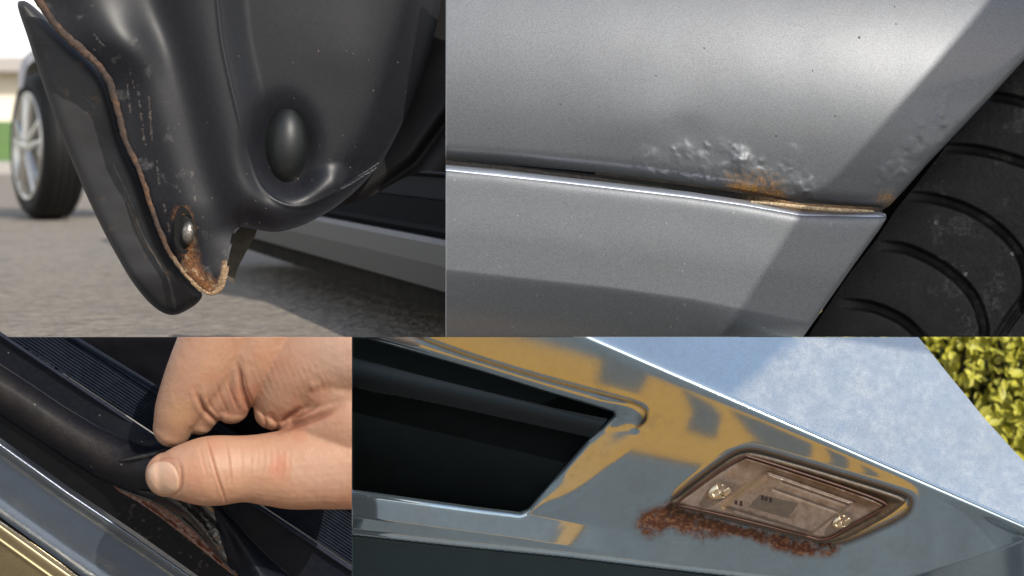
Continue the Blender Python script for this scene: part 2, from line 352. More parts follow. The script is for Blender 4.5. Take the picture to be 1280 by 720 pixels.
# the flank: sill, trim and underbody run back along the line of the car
def flank(name, prof, m, y0=.32, y1=2.6, n=12):
    V = []; F = []; k = len(prof)
    for i in range(n):
        y = y0 + (y1 - y0) * i / (n - 1); x = -.22 - .31 * (y - .8)
        for o, z in prof: V.append((x - .955 * o, y - .296 * o, z))
    for i in range(n - 1):
        for j in range(k - 1): F.append((i * k + j, (i + 1) * k + j, (i + 1) * k + j + 1, i * k + j + 1))
    F.append(tuple(range(k))[::-1]); F.append(tuple((n - 1) * k + j for j in range(k)))
    return meshobj(name, V, F, m, c1, False)
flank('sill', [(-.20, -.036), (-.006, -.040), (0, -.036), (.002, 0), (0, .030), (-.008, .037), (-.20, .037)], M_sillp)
flank('sill_trim', [(-.2, .0375), (-.02, .038), (-.016, .046), (-.022, .052), (-.03, .054), (-.034, .09), (-.2, .09)], mat('navy_black_trim', (.004, .0045, .006), .8, spec=.03))
flank('side_skirt', [(-.2, .0905), (-.05, .091), (-.055, .124), (-.045, .131), (-.05, .140), (-.09, .150), (-.2, .22)], mat('navy_trim_ledge', (.004, .005, .009), .7, spec=.05))
flank('underbody', [(-.40, -.10), (-.10, -.085), (-.035, -.078), (-.03, -.0405), (-.4, -.0405)], M_void)
flank('body_shell', [(-.9, -.03), (-.21, -.03), (-.21, .9), (-.9, .9)], M_void, .45, 2.6)
# far wheel
A = Vector((-.88, -.477, 0)).normalized(); E1 = Vector((A.y, -A.x, 0)); E2 = Vector((0, 0, 1)); WC = Vector((-1.905, 5.36, .150))
def lathe(name, prof, m, parent, seg=48):
    V = []; F = []; k = len(prof)
    for i in range(seg):
        q = 2 * math.pi * i / seg; r_ = E1 * math.cos(q) + E2 * math.sin(q)
        for a, r in prof: V.append(tuple(WC + A * a + r_ * r))
    for i in range(seg):
        for j in range(k - 1): F.append((i * k + j, ((i + 1) % seg) * k + j, ((i + 1) % seg) * k + j + 1, i * k + j + 1))
    return meshobj(name, V, F, m, parent)
ty = lathe('wheel', [(-.17, .20), (-.165, .262), (-.15, .283), (-.10, .291), (-.05, .291), (-.02, .283), (.0, .262), (.004, .235), (-.004, .214), (-.03, .205)], M_rub, c1)
for k in range(4): lathe('tread_groove', [(-.14 + k * .03, .2915), (-.138 + k * .03, .2925), (-.134 + k * .03, .2925), (-.132 + k * .03, .2915)], M_black, ty)
lathe('rim', [(-.02, .205), (.002, .214), (.006, .208), (.0, .198), (-.02, .192), (-.10, .185), (-.10, .0)], M_rim, ty)
for k in range(5):
    q0 = math.pi / 2 + k * 2 * math.pi / 5
    for s_ in (-1, 1):
        V = []; F = []
        for r, hw, off, dp in ((.03, .016, .012, .004), (.10, .013, .022, .0), (.200, .013, .040, -.008)):
            ra = E1 * math.cos(q0) + E2 * math.sin(q0); rb = A.cross(ra)
            for u, a in ((-hw, dp), (-hw * .5, dp + .012), (hw * .5, dp + .012), (hw, dp), (hw, dp - .03), (-hw, dp - .03)):
                V.append(tuple(WC + ra * r + rb * (u + s_ * off) + A * a))
        for i in range(2):
            for j in range(6): F.append((i * 6 + j, i * 6 + (j + 1) % 6, (i + 1) * 6 + (j + 1) % 6, (i + 1) * 6 + j))
        F.append((12, 13, 14, 15, 16, 17)); meshobj('spoke', V, F, M_rim, ty, False)
lathe('hub_cap', [(.02, 0), (.02, .022), (.012, .03), (-.01, .03)], M_rim, ty, 24)
relief('rear_body_panel', curve([(23, 110), (24, 90), (28, 76), (38, 64), (60, 52), (100, 45), (170, 45), (180, 244), (120, 244), (106, 236), (101, 205), (96, 160), (86, 115), (72, 88), (55, 76), (42, 76), (33, 86), (29, 108)], 4, True), 2.5,
       lambda px, py: 5.2 + (px - 30) * .004 + .08 * G2(px - 24, 8), M_car, c1, .03)
relief('rear_arch_void', [(30, 75), (150, 60), (150, 235), (100, 235), (45, 200), (30, 130)], 10, lambda px, py: 5.8 + 0 * px, M_void, c1, .03)
# ================================================================== second close-up: flank with bubbling paint, sill cover and tyre
c2 = thing('car', 'silver car flank with bubbling rusty paint above the sill, beside a worn tyre', 'car', W(900, 421, 0))
GAP = [(557, 201), (650, 207), (750, 216), (830, 225), (900, 235), (950, 244), (1000, 254), (1050, 260), (1090, 263), (1104, 262)]
EDGE = [(1104, 262), (1112, 257), (1130, 238), (1160, 204), (1200, 162), (1240, 119), (1280, 75), (1345, 2), (1370, -40)]
gx_ = np.array([p[0] for p in GAP]); gy_ = np.array([p[1] for p in GAP])
bub = [(929, 205, 13, .0048), (924, 191, 9, .0026), (936, 214, 8, .001)]
for i in range(75):
    x = rng.uniform(800, 1050); g_ = np.interp(x, gx_, gy_); w_ = math.exp(-((x - 915) / 105) ** 2)
    bub.append((x, g_ - 4 - rng.random() ** 1.3 * (12 + 40 * w_), 3 + 8 * rng.random() ** 1.6, rng.uniform(.0005, .0018) * (.4 + w_)))
for i in range(24): bub.append((rng.uniform(975, 1012), rng.uniform(228, 246), rng.uniform(2.5, 6), rng.uniform(.0007, .0015)))
bub[:3] = [(x, y, r, h * 1.5) for x, y, r, h in bub[:3]]
for x, y, r, h in ((806, 210, 9, .0016), (862, 205, 15, .0016), (880, 215, 8, .0018), (853, 222, 8, .0015), (990, 190, 8, .0012), (988, 205, 7, .001), (965, 215, 9, .0015), (1000, 235, 8, .0026), (1012, 228, 7, .0022), (898, 222, 8, .002), (1035, 236, 12, .0008), (1062, 240, 14, .0009)): bub.append((x, y, r, h))
for i in range(46):
    t = rng.random(); x = 1105 + 75 * t + rng.normal(0, 8); y = 248 - 92 * t + rng.normal(0, 9) - 14
    bub.append((x, y, rng.uniform(4, 9), rng.uniform(.0006, .0016)))
def d_wing(px, py):
    t = np.clip(204 + .098 * (px - 557) - py, -5, 400) / 250.
    y = .10 * (t - .32) ** 2 - .012 * np.sin(np.clip((px - 557) / 700., 0, 1.3) * 2.2)
    y = y + .0060 * np.exp(-dist(px, py, GAP) / 4.5) + .010 * np.exp(-dist(px, py, EDGE) / 2.5) + .010 * sstep(26, 0, dist(px, py, GAP)) ** 2
    wx = px + 9 * (fbm(px, py, 11, 140, 2) - .5); wy = py + 9 * (fbm(px, py, 10, 141, 2) - .5)
    for x, yy, r, h in bub:
        m = (np.abs(px - x) < 3 * r) & (np.abs(py - yy) < 3 * r)
        y[m] -= .50 * h * np.exp(-(((wx[m] - x) ** 2 + (wy[m] - yy) ** 2) / r ** 2) ** 1.4)
    m = np.exp(-((px - 915) / 95.) ** 2) * np.exp(-((py - 225) / 26.) ** 2)
    y = y - .0020 * m * (fbm(px, py, 9, 20) - .45) - .0004 * m * (fbm(px, py, 5, 23, 2) - .5) * (.3 + m)
    y = y + .0016 * np.exp(-((px - 858) / 26.) ** 2 - ((py - 165) / 22.) ** 2) - .003 * np.exp(-((px - 800) / 60.) ** 2 - ((py - 150) / 40.) ** 2)
    return y - .0012 * (fbm(px, py, 120, 14) - .5)
def t_wing(px, py):
    n = fbm(px, py, 6, 30); t = T(px, (.50, .25, .05)); g_ = np.interp(px, gx_, gy_)
    a = np.exp(-((px - 945) / 38.) ** 4) * np.exp(-np.maximum(g_ - py - 2, 0) / (6 + 7 * n)) * .85
    a = a + .35 * np.exp(-((px - 1108) / 14.) ** 2 - ((py - 250) / 14.) ** 2)
    a = a + .08 * np.exp(-((px - 945) / 60.) ** 2 - ((py - 225) / 22.) ** 2)
    t[:, 3] = np.clip(a * (.6 + .8 * n), 0, 1)
    t[t[:, 3] < .05] = 0
    for x, y, r in ((1074, 47, 1.8), (1044, 145, 1.5), (1016, 88, 1), (880, 60, 1), (820, 95, 1), (1118, 8, 1.4), (1120, 30, 1), (700, 130, .9), (970, 170, 1)): k = np.hypot(px - x, py - y) < r * .55 + .3; t[k, :3] = 0.; t[k, 3] = .95
    m = g_ - py < 3.5; t[m, :3] = (.12, .055, .02); return t
relief('rear_wing_panel', GAP + EDGE[1:] + [(557, -40)], 1.25, d_wing, M_silver, c2, .008, t_wing)
STOP = [(557, 206), (620, 211), (700, 221), (780, 230), (860, 239.5), (930, 250), (1000, 263), (1050, 265), (1098, 264.5), (1107, 268)]
SEND = [(1107, 268), (1108, 273), (1100, 286), (1068, 330), (1030, 384), (1004, 421)]
sx_ = np.array([p[0] for p in STOP]); sy_ = np.array([p[1] for p in STOP])
CR = [(540, 334), (640, 345), (760, 358), (860, 372), (1000, 400), (1100, 425)]
cx_ = np.array([p[0] for p in CR]); cy_ = np.array([p[1] for p in CR])
def d_sill(px, py):
    s = np.maximum(py - np.interp(px, sx_, sy_), 0)
    y = -.014 + .018 * np.exp(-s / 5.0) - .004 * sstep(5, 90, s)
    b = np.maximum(py - np.interp(px, cx_, cy_), 0)
    soft = np.sqrt(b * b + 9) - 3
    y = y + S * soft * .5 * (1 - .55 * sstep(860, 1000, px)) + .004 * np.exp(-dist(px, py, SEND) / 2)
    return y - .0008 * (fbm(px, py, 90, 15) - .5)
def t_sill(px, py):
    t = T(px, (.45, .43, .4)); t[:, 3] = .6 * (fbm(px, py, 2.2, 40, 2) > .88) * (rng.random(len(px)) > .85); return t
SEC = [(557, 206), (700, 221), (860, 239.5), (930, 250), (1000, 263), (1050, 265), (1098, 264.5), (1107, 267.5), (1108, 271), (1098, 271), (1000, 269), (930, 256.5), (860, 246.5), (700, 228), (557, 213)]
relief('sill_edge_highlight', SEC, 1.0, lambda px, py: d_sill(px, py) - .0006 + .0006 * np.exp(-dist(px, py, SEC) / .8), mat('sky_highlight_paint', (.52, .57, .66), .42, .9, fl=(1100, .3), noise=[(200, .2, (.4, .42, .46))]), c2, .004)  # sky highlight along the sill's top edge, put into a brighter base colour
relief('sill_cover', STOP + SEND[1:] + [(557, 421)], 1.25, d_sill, M_silver, c2, .006, t_sill)
def t_gap(px, py):
    t = T(px, (.22, .13, .06)); t[:, 3] = .9 * np.exp(-((px - 1010) / 75.) ** 4) * (.5 + .7 * fbm(px, py, 7, 31)) ; return t
relief('gap_sealer', [(557, 199), (700, 213), (860, 232), (950, 245), (1000, 254), (1070, 258), (1102, 259), (1104, 268), (1000, 268), (860, 244), (700, 226), (557, 210)], 1.5, lambda px, py: .022 - .018 * sstep(930, 1010, px) + .002 * fbm(px, py, 5, 3), mat('dirty_sealer', (.005, .0045, .004), .8, noise=[(200, .5, (.012, .010, .008))], tint=True), c2, .006, t_gap)
tube('exposed_rusty_lip', [(938, 252, .001, 1.2), (980, 256, -.004, 2.1), (1020, 260.5, -.006, 2.6), (1060, 263, -.006, 2.4), (1092, 264, -.005, 1.2)], M_rust, c2, 10, tint=lambda px, py: T(px, (.55, .42, .26), .8))
M_blk = [(-1, 0)]
GR = [curve([(1165, 186), (1205, 186), (1245, 193), (1300, 212), (1345, 240)], 6), curve([(1130, 246), (1165, 248), (1210, 262), (1250, 288), (1275, 318), (1284, 350), (1280, 385)], 6),
      curve([(1095, 307), (1135, 312), (1180, 335), (1213, 366), (1228, 400), (1229, 432)], 6), curve([(1050, 379), (1090, 384), (1130, 402), (1160, 432)], 6), curve([(1190, 125), (1250, 122), (1320, 140)], 6)]
RIB = [(1345, 285), (1300, 345), (1265, 390), (1238, 432)]; RIB2 = [(1345, 310), (1290, 372), (1262, 408), (1246, 432)]
def d_tyre(px, py):
    u = (px - 1180) * .75 + (py - 300) * .6
    y = .085 + .00016 * np.maximum(-u, 0) + .0000022 * u ** 2 * (u < 0)
    for i, g_ in enumerate(GR):
        fade = sstep(g_[0][0] - 5, g_[0][0] + 55, px)
        dd = dist(px, py, g_); y = y + .022 * (1 - sstep(3.6, 8.0, dd)) * fade + .003 * np.exp(-dd / 9) * fade
    side = ((px - 1238) * (285 - 432) - (py - 432) * (1345 - 1238)) > 0
    y = y + .012 * (1 - sstep(2.5, 5, dist(px, py, RIB))) + .008 * (1 - sstep(1.5, 3.5, dist(px, py, RIB2)))
    return y - .0012 * (fbm(px, py, 5, 45) - .5) * sstep(1120, 1230, px) + .0006 * fbm(px, py, 30, 41)
def t_tyre(px, py):
    n = fbm(px, py, 5, 42); n2 = fbm(px, py, 26, 43)
    t = T(px, (.16, .155, .145)); dg = dist(px, py, [(1262, 320), (1250, 345), (1235, 360)]); dg2 = dist(px, py, [(1200, 395), (1222, 410), (1210, 425)])
    a = .24 * np.exp(-(np.minimum(dg, dg2) / 13) ** 2) * sstep(.45, .7, n)
    for g_ in GR[:3]: a = np.maximum(a, .3 * (dist(px, py, g_) < 4) * sstep(.35, .6, n2)* sstep(1190, 1240, px))
    for x, y in ((1170, 278), (1207, 343), (1266, 317)): a = np.maximum(a, 1.0 * (np.hypot(px - x, py - y) < 2.6))
    t[:, 3] = np.maximum(a, .20 * sstep(.5, .75, n2) * sstep(1080, 1200, px)); return t
relief('tyre', [(1010, 421), (1030, 390), (1060, 345), (1095, 300), (1120, 262), (1150, 225), (1185, 180), (1215, 145), (1260, 95), (1345, 10), (1345, 421)], 1.25, d_tyre, M_rub, c2, .03, t_tyre)
relief('inner_wheel_arch', [(995, 421), (1020, 400), (1100, 280), (1090, 255), (1260, 60), (1345, -40), (1345, 421)], 8, lambda px, py: .16 + 0 * px, M_void, c2, .01)
# board added out of view to the right, cut to throw the slanted shade band
def shade_board():
    t = 1.05; o = SUN * t
    def P(px, py): 
        p = Wv(px, py, 0); return p + o
    pts = [P(897, 424), P(1000, 262), P(1030, 240), P(1245, -5), P(1345, -130), P(1800, -130), P(1800, 424)]
    n = 7; th = Vector((.0, .02, 0))
    V = [tuple(p) for p in pts] + [tuple(p + th) for p in pts]
    F = [tuple(range(n)), tuple(range(n, 2 * n))[::-1]] + [(i, n + i, n + (i + 1) % n, (i + 1) % n) for i in range(n)]
    rt = thing('added_shade_screen', 'blank board on two posts, added out of view to cast the slanted shade', 'board', (pts[-1].x, pts[-1].y, -1.0))
    mw = mat('shade_screen_timber', (.22, .17, .12), .8, noise=[(12, .5, (.15, .11, .08))])
    meshobj('shade_screen_panel', V, F, mw, rt, False)
    for x in (pts[-1].x - .42, pts[-1].x - .06): box('shade_screen_post', x, x + .05, pts[-1].y + .022, pts[-1].y + .07, -1.0, pts[-1].z + .3, mw, rt)
shade_board()
# ================================================================== third close-up: hand lifting the door seal off a rusty sill
c3 = thing('car', 'grey-blue door sill with black rubber seal pulled up over a rust hole', 'car', W(200, 720, .05))
M_sill3 = mat('blue_grey_paint', (.085, .105, .135), .30, .65, fl=(1300, .25), noise=[(30, .3, (.06, .07, .09))], bump=[(600, .12, .0005)], coat=.5, tint=True)
M_gold = mat('gold_reflection_paint', (.19, .145, .075), .34, .7, fl=(1200, .2), noise=[(25, .5, (.12, .095, .055))], coat=.3)  # warm reflection of the sunlit ground, put into the base colour
M_seal = mat('seal_rubber', (.0045, .006, .0105), .38, 0, noise=[(25, .5, (.010, .009, .009)), (200, .3, (.013, .013, .015))], bump=[(500, .2, .0004)], tint=True, spec=.08, tnoise=(140, .3))
M_rib = mat('ribbed_tread', (.004, .0065, .013), .6, 0, noise=[(120, .4, (.008, .012, .02))], bump=[(400, .4, .0006)], spec=.10)
M_carpet = mat('dark_carpet', (.0025, .0025, .004), .9, 0, bump=[(300, .5, .001)], spec=.1)
def vv(px, py, x0, y0, sl): return (py - y0 - sl * (px - x0)) / math.hypot(1, sl)
LB = [(-60, 514), (0, 555), (85, 616), (170, 673), (240, 722), (330, 786)]
lbx = [p[0] for p in LB]; lby = [p[1] for p in LB]
def vline(px, py): return (py - np.interp(px, lbx, lby)) * .823
def d_sill3(px, py):
    v = vline(px, py)
    y = .020 + S * (np.maximum(-v, 0) * 3.0) + S * np.clip(v - 4, 0, 52) * .16
    y = y - .0025 * sstep(50, 68, v) - .0085 * G2(v, 9)
    m = sstep(110, 170, px) * np.exp(-((v + 12) / 22) ** 2)
    return y + .0012 * m * (fbm(px + py * .4, py - px * .5, 11, 50) - .5) * 2 + .0014 * sstep(150, 190, px) * G2(v, 8) * (fbm(px, py, 7, 52) - .5) * 2
def t_sill3(px, py):
    n = fbm(px, py, 4, 53); v = vline(px, py); t = T(px, (.10, .07, .05))
    t[:, 3] = .35 * sstep(.5, .8, n) * sstep(120, 160, px) * sstep(0, -15, v); return t
relief('painted_sill', [(-60, 455), (130, 575), (330, 705), (400, 780), (215, 780), (111, 727), (0, 646), (-60, 603)], 1.5, d_sill3, M_sill3, c3, .01, t_sill3)
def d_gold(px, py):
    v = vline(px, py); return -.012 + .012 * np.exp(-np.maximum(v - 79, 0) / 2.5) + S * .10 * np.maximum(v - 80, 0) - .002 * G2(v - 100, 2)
relief('dark_reflection_strip', [(-60, 455), (130, 575), (330, 705), (400, 780), (330, 778), (235, 711), (170, 665), (85, 608), (0, 547), (-60, 506)], 1.3, lambda px, py: d_sill3(px, py) * 0 + .0135 - S * .18 * np.maximum(-vline(px, py) - 6, 0) - .0004 * (fbm(px + py * .4, py - px * .5, 9, 50) - .5) * 2 * sstep(110, 170, px),  # black strip painting in the seal's dark reflection on the sill
       mat('painted_seal_reflection', (.0035, .004, .005), .3, 0, noise=[(60, .4, (.008, .007, .006))], spec=.2, tint=True), c3, .004, lambda px, py: np.concatenate([np.tile((.09, .07, .06), (len(px), 1)), (.30 * sstep(.62, .8, fbm(px, py, 5, 54)) * sstep(130, 170, px))[:, None]], 1))
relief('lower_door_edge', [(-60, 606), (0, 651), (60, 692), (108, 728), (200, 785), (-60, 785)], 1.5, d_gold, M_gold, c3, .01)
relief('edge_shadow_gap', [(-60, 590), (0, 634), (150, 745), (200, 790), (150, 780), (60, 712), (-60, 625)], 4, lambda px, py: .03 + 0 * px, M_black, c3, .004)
SB = [(-60, 482), (0, 520), (40, 546), (80, 573), (120, 597), (150, 611), (166, 617), (200, 628), (232, 650), (258, 676), (280, 702), (298, 722), (340, 785)]
AL = [(-60, 375), (10, 421), (100, 482), (195, 545), (300, 615), (440, 708), (470, 730)]
sbx = [p[0] for p in SB] + [470]; sby = [p[1] for p in SB] + [970]; alx = [p[0] for p in AL]; aly = [p[1] for p in AL]
PULL = (212, 592)
def d_seal(px, py):
    ds = np.maximum(np.interp(px, sbx, sby) - py, 0) * .82
    right = sstep(285, 345, px - (py - 640) * .35)
    roll = 26 * (1 - right) + 40 * right
    y = .012 - .040 * np.sqrt(np.clip(1 - ((ds - roll) / (roll + 1)) ** 2, 0, 1)) * (ds < 2 * roll) - 0
    y = np.where(ds < 2 * roll, .012 - .032 * np.sqrt(np.clip(1 - (np.clip(ds - roll, -roll, roll) / roll) ** 2, 0, 1)) ** 1.2, .012)
    y = y + .0 * px
    r = np.hypot(px - PULL[0], (py - PULL[1])); y = y - .055 * np.exp(-(r / 42) ** 2) - .018 * np.exp(-(r / 85) ** 2)
    w1 = dist(px, py, curve([(205, 566), (185, 569), (160, 574), (135, 584)], 4)); y = y - .0045 * np.exp(-(w1 / 5) ** 2) * sstep(130, 175, px)
    w3 = dist(px, py, curve([(200, 556), (170, 560), (140, 566)], 4)); y = y + .004 * np.exp(-(w3 / 5) ** 2) * sstep(130, 175, px)
    w2 = dist(px, py, curve([(205, 618), (232, 638), (252, 660), (268, 684), (280, 702)], 5)); y = y - .011 * np.exp(-(w2 / 6) ** 2)
    w4 = dist(px, py, curve([(250, 628), (275, 655), (295, 690), (310, 722)], 5)); y = y + .012 * np.exp(-(w4 / 9) ** 2)
    m = np.exp(-(dist(px, py, [(165, 616), (215, 625), (262, 678)]) / 16) ** 2)
    y = y + .0022 * m * (fbm(px, py, 5, 60) - .5) * 2
    return y - .004 * G2(vv(px, py, 350, 648, .67), 4) * (px > 300) + .001 * fbm(px, py, 40, 61)
def t_seal(px, py):
    ds = np.maximum(np.interp(px, sbx, sby) - py, 0) * .82; n = fbm(px, py, 20, 62)
    t = T(px, (.020, .015, .012)); t[:, 3] = .8 * np.exp(-((ds - 28) / 20) ** 2) * sstep(230, 150, px) * (.4 + .7 * n)
    m = (fbm(px, py, 2.4, 63, 2) > .87) & (rng.random(len(px)) > .9) & (px < 180); t[m, :3] = (.3, .28, .26); t[m, 3] = .8; return t
relief('door_seal', SB + [(440, 785)] + [(440, 708)] + AL[:-2][::-1], 1.5, d_seal, M_seal, c3, .004, t_seal)
relief('seal_lip', AL[:-1] + [(440, 715), (300, 623), (195, 553), (100, 489), (10, 430), (-60, 384)], 1.5, lambda px, py: .006 - .004 * np.sin(np.clip((vv(px, py, 10, 421, .67)) / 7., 0, 1) * 3.14) + .001 * fbm(px, py, 8, 3), mat('lip_rubber', (.010, .013, .022), .6, noise=[(70, .4, (.006, .008, .014))], bump=[(500, .4, .0006)], spec=.15), c3, .008)
def d_ribs(px, py):
    v = vv(px, py, 10, 421, .655) + 1.2 * (fbm(px, py, 30, 70) - .5); return .014 + .0016 * np.cos(v * 2 * math.pi / 3.6) * (.6 + .5 * fbm(px, py, 9, 71)) + .00025 * (px - 100) * .02
TOP3 = 421.3
relief('ribbed_sill_mat', [(11, TOP3), (90, TOP3), (205, 492), (320, 562), (440, 632), (440, 706), (300, 613), (195, 543), (100, 480)], 1.0, d_ribs, M_rib, c3, .008)
relief('mat_border', [(84, TOP3), (98, TOP3), (208, 489), (323, 558), (440, 628), (440, 638), (320, 568), (203, 498)], 1.5, lambda px, py: .010 - .003 * np.sin(np.clip(vv(px, py, 90, 416, .6) / 9., 0, 1) * 3.14), M_rib, c3, .008)
relief('cabin_carpet', [(96, TOP3), (440, TOP3), (440, 640), (300, 560)], 5, lambda px, py: .022 + .01 * fbm(px, py, 30, 7), M_carpet, c3, .01)
relief('seal_corner', [(-60, TOP3), (12, TOP3), (100, 482), (60, 470), (0, 460), (-60, 420)], 4, lambda px, py: .016 + 0 * px, M_rib, c3, .01)
relief('rust_hole', [(140, 606), (166, 612), (205, 626), (240, 650), (270, 680), (300, 714), (296, 722), (276, 707), (248, 684), (224, 665), (198, 645), (172, 627), (150, 615)], 1.2,
       lambda px, py: .002 - .003 * G2(dist(px, py, [(180, 632), (235, 672), (275, 706)]), 4) + .003 * fbm(px, py, 6, 80), mat('wet_rust', (.10, .028, .010), .5, noise=[(120, .8, (.03, .010, .005)), (60, .5, (.17, .055, .018))], bump=[(400, .5, .001)], coat=.4), c3, .006)
def d_fold(px, py):
    r = dist(px, py, curve([(206, 622), (232, 640), (252, 662), (270, 690), (280, 702)], 5))
    return d_seal(px, py) - .004 - .006 * np.exp(-(r / 6) ** 2) - .0005 * (fbm(px + py, py - px, 9, 64, 2) - .5) * 2
relief('creased_seal_fold', curve([(172, 614), (190, 615), (225, 622), (262, 632), (270, 650), (276, 675), (284, 700), (278, 702), (262, 684), (240, 660), (214, 640), (190, 626)], 4, True), 1.1, d_fold, mat('glossy_creased_rubber', (.010, .009, .008), .28, noise=[(150, .5, (.022, .019, .016))], bump=[(300, .25, .0006)], spec=.6, coat=.4), c3, .003)
tube('pinched_crease', [(150, 576, d_seal(np.array([150.]), np.array([576.]))[0] - .000, 1.5), (172, 572, d_seal(np.array([172.]), np.array([572.]))[0] - .002, 3), (196, 567, d_seal(np.array([196.]), np.array([567.]))[0] - .003, 4), (212, 562, d_seal(np.array([212.]), np.array([562.]))[0] - .004, 4)], mat('creased_rubber', (.012, .011, .010), .35, noise=[(200, .5, (.03, .027, .022))], spec=.4), c3, 12)
tube('seal_bead', [(150, 611, -.002, 1.2), (172, 619, -.010, 1.8), (205, 633, -.014, 1.8), (238, 658, -.010, 1.7), (262, 682, -.004, 1.6), (286, 709, .002, 1.4), (298, 724, .004, 1.2)], mat('glossy_black_bead', (.012, .011, .010), .18, coat=.5), c3, 10)
# the hand
M_skin = mat('skin', (.355, .20, .125), .5, 0, tint=True, tnoise=(90, .04), grit=.08, noise=[(45, .35, (.33, .155, .09)), (350, .15, (.29, .145, .085))], bump=[(420, .35, .0008), (1000, .5, .0006)], sss=.18, spec=.45)
chains = [
 [(216, 534, -.078, 24), (224, 512, -.084, 30), (240, 482, -.090, 37), (260, 448, -.094, 44), (288, 402, -.092, 52), (330, 360, -.085, 60)],
 [(250, 524, -.074, 19), (262, 500, -.080, 26), (280, 470, -.084, 34), (310, 415, -.085, 44)],
 [(290, 507, -.076, 22), (298, 482, -.083, 31), (325, 435, -.086, 50), (360, 370, -.08, 60)],
 [(343, 512, -.080, 25), (356, 488, -.086, 40), (385, 455, -.088, 60), (440, 430, -.084, 84), (520, 420, -.08, 96)],
 [(395, 450, -.078, 60), (450, 480, -.084, 64), (520, 480, -.085, 80)],
 [(210, 593, -.114, 27), (228, 591, -.118, 34), (250, 589.5, -.120, 40), (272, 588, -.120, 41.5), (305, 586, -.115, 39.5), (335, 586.5, -.110, 43.5), (365, 586, -.106, 48.5), (402, 582, -.102, 52), (460, 578, -.098, 56), (530, 570, -.09, 66)],
 [(380, 545, -.088, 30), (410, 535, -.095, 44), (450, 525, -.098, 58), (520, 520, -.092, 72)],
]
def build_hand(parent):
    V = []; F = []
    for ch in chains:
        a = ch[0]; b = ch[1]
        # rounded end at the finger tip
        dx, dy, dz = a[0] - b[0], a[1] - b[1], a[2] - b[2]; L = math.sqrt(dx * dx + dy * dy + (dz / S) ** 2)
        cap = []
        for f in (.97, .85, .65, .4, .2): cap.append((a[0] + dx / L * a[3] * f, a[1] + dy / L * a[3] * f, a[2] + dz / L * a[3] * f, a[3] * math.sqrt(1 - f * f)))
        v, f = tube('x', cap + list(ch), None, seg=32, n=6, data=True)
        o = len(V); V += v; F += [tuple(i + o for i in q) for q in f]
    me = bpy.data.meshes.new('tmp'); me.from_pydata([tuple(v) for v in V], [], F); me.update()
    bm = bmesh.new(); bm.from_mesh(me); bmesh.ops.recalc_face_normals(bm, faces=bm.faces); bm.to_mesh(me); bm.free()
    ob = bpy.data.objects.new('tmp', me); COL.objects.link(ob)
    r = ob.modifiers.new('r', 'REMESH'); r.mode = 'VOXEL'; r.voxel_size = .0014; r.adaptivity = 0
    s = ob.modifiers.new('s', 'SMOOTH'); s.factor = .5; s.iterations = 24
    dg = bpy.context.evaluated_depsgraph_get(); ev = ob.evaluated_get(dg); m2 = bpy.data.meshes.new_from_object(ev)
    bpy.data.objects.remove(ob)
    n = len(m2.vertices); P = np.empty(n * 3); m2.vertices.foreach_get('co', P); P = P.reshape(-1, 3)
    N = np.empty(n * 3); m2.vertices.foreach_get('normal', N); N = N.reshape(-1, 3)
    px = 640 + P[:, 0] / S * D / (D + P[:, 1]); py = 360 - (CZ + (P[:, 2] - CZ) * D / (D + P[:, 1])) / S
    front = sstep(0, .4, -N[:, 1]); dsp = np.zeros(n); red = np.zeros(n)
    def crease(pts, amp, w, ridge=0.35, r=.5):
        nonlocal dsp, red
        d = dist(px, py, curve(pts, 5)); L_ = sum(math.dist(a_, b_) for a_, b_ in zip(pts[:-1], pts[1:])); tp = sstep(-1, .33 * L_, np.hypot(px - pts[0][0], py - pts[0][1])) * (.25 + .75 * sstep(-1, .25 * L_, np.hypot(px - pts[-1][0], py - pts[-1][1])))
        amp = amp * tp; r = r * (.3 + .7 * tp); dsp -= amp * np.exp(-(d / w) ** 2); dsp += amp * ridge * np.exp(-((d - 2.6 * w) / (1.4 * w)) ** 2)
        red = np.maximum(red, r * np.exp(-(d / (w * 1.1)) ** 2))
    crease([(259, 548), (264, 568), (272, 596), (283, 629)], .0013, 1.3, r=.9); crease([(281, 547), (286, 572), (289, 606)], .0009, 1.3, r=.5)
    crease([(249, 553), (253, 575), (259, 598)], .0004, 1.4, r=.2); crease([(298, 548), (302, 575), (301, 600)], .0005, 1.5, r=.2)
    for k in range(7): crease([(310 + k * 8, 550 + k), (314 + k * 8, 568), (312 + k * 8, 588 + 2 * k)], .00018, 1.4, r=.08)
    crease([(246, 488), (251, 503), (258, 515), (273, 528)], .0024, 2.6, .35, .9); crease([(258, 494), (264, 508), (276, 522)], .0009, 1.8, .3)
    crease([(270, 475), (277, 498), (286, 518)], .0005, 1.6); crease([(283, 470), (289, 490), (298, 512)], .0006, 1.6)
    crease([(297, 450), (300, 468), (303, 486), (309, 503), (316, 519)], .0024, 2.8, .35, .9); crease([(305, 465), (309, 485), (318, 505)], .0006, 1.6)
    crease([(325, 512), (331, 522), (333, 538)], .0009, 1.8); crease([(338, 520), (346, 529), (347, 540)], .0013, 2.4)
    crease([(334, 542), (350, 538), (366, 531), (384, 526), (404, 518), (422, 508)], .0032, 4.5, .15, .85); crease([(350, 530), (360, 520), (374, 512)], .0016, 2.6, .3, .6); crease([(366, 524), (384, 516), (400, 506)], .0008, 2)
    for k in range(12):
        o = k * 8; crease([(303 + o, 430 + k * 2), (309 + o, 452), (320 + o * 1.02, 480), (334 + o * .9, 506 - k * .5)], .00014, 1.4, .2, .12)
    for k in range(8): crease([(330 + k * 6, 440 - k), (352 + k * 8, 452 + k * 3), (372 + k * 9, 474 + k * 3)], .00009, 1.2, .2, .05)
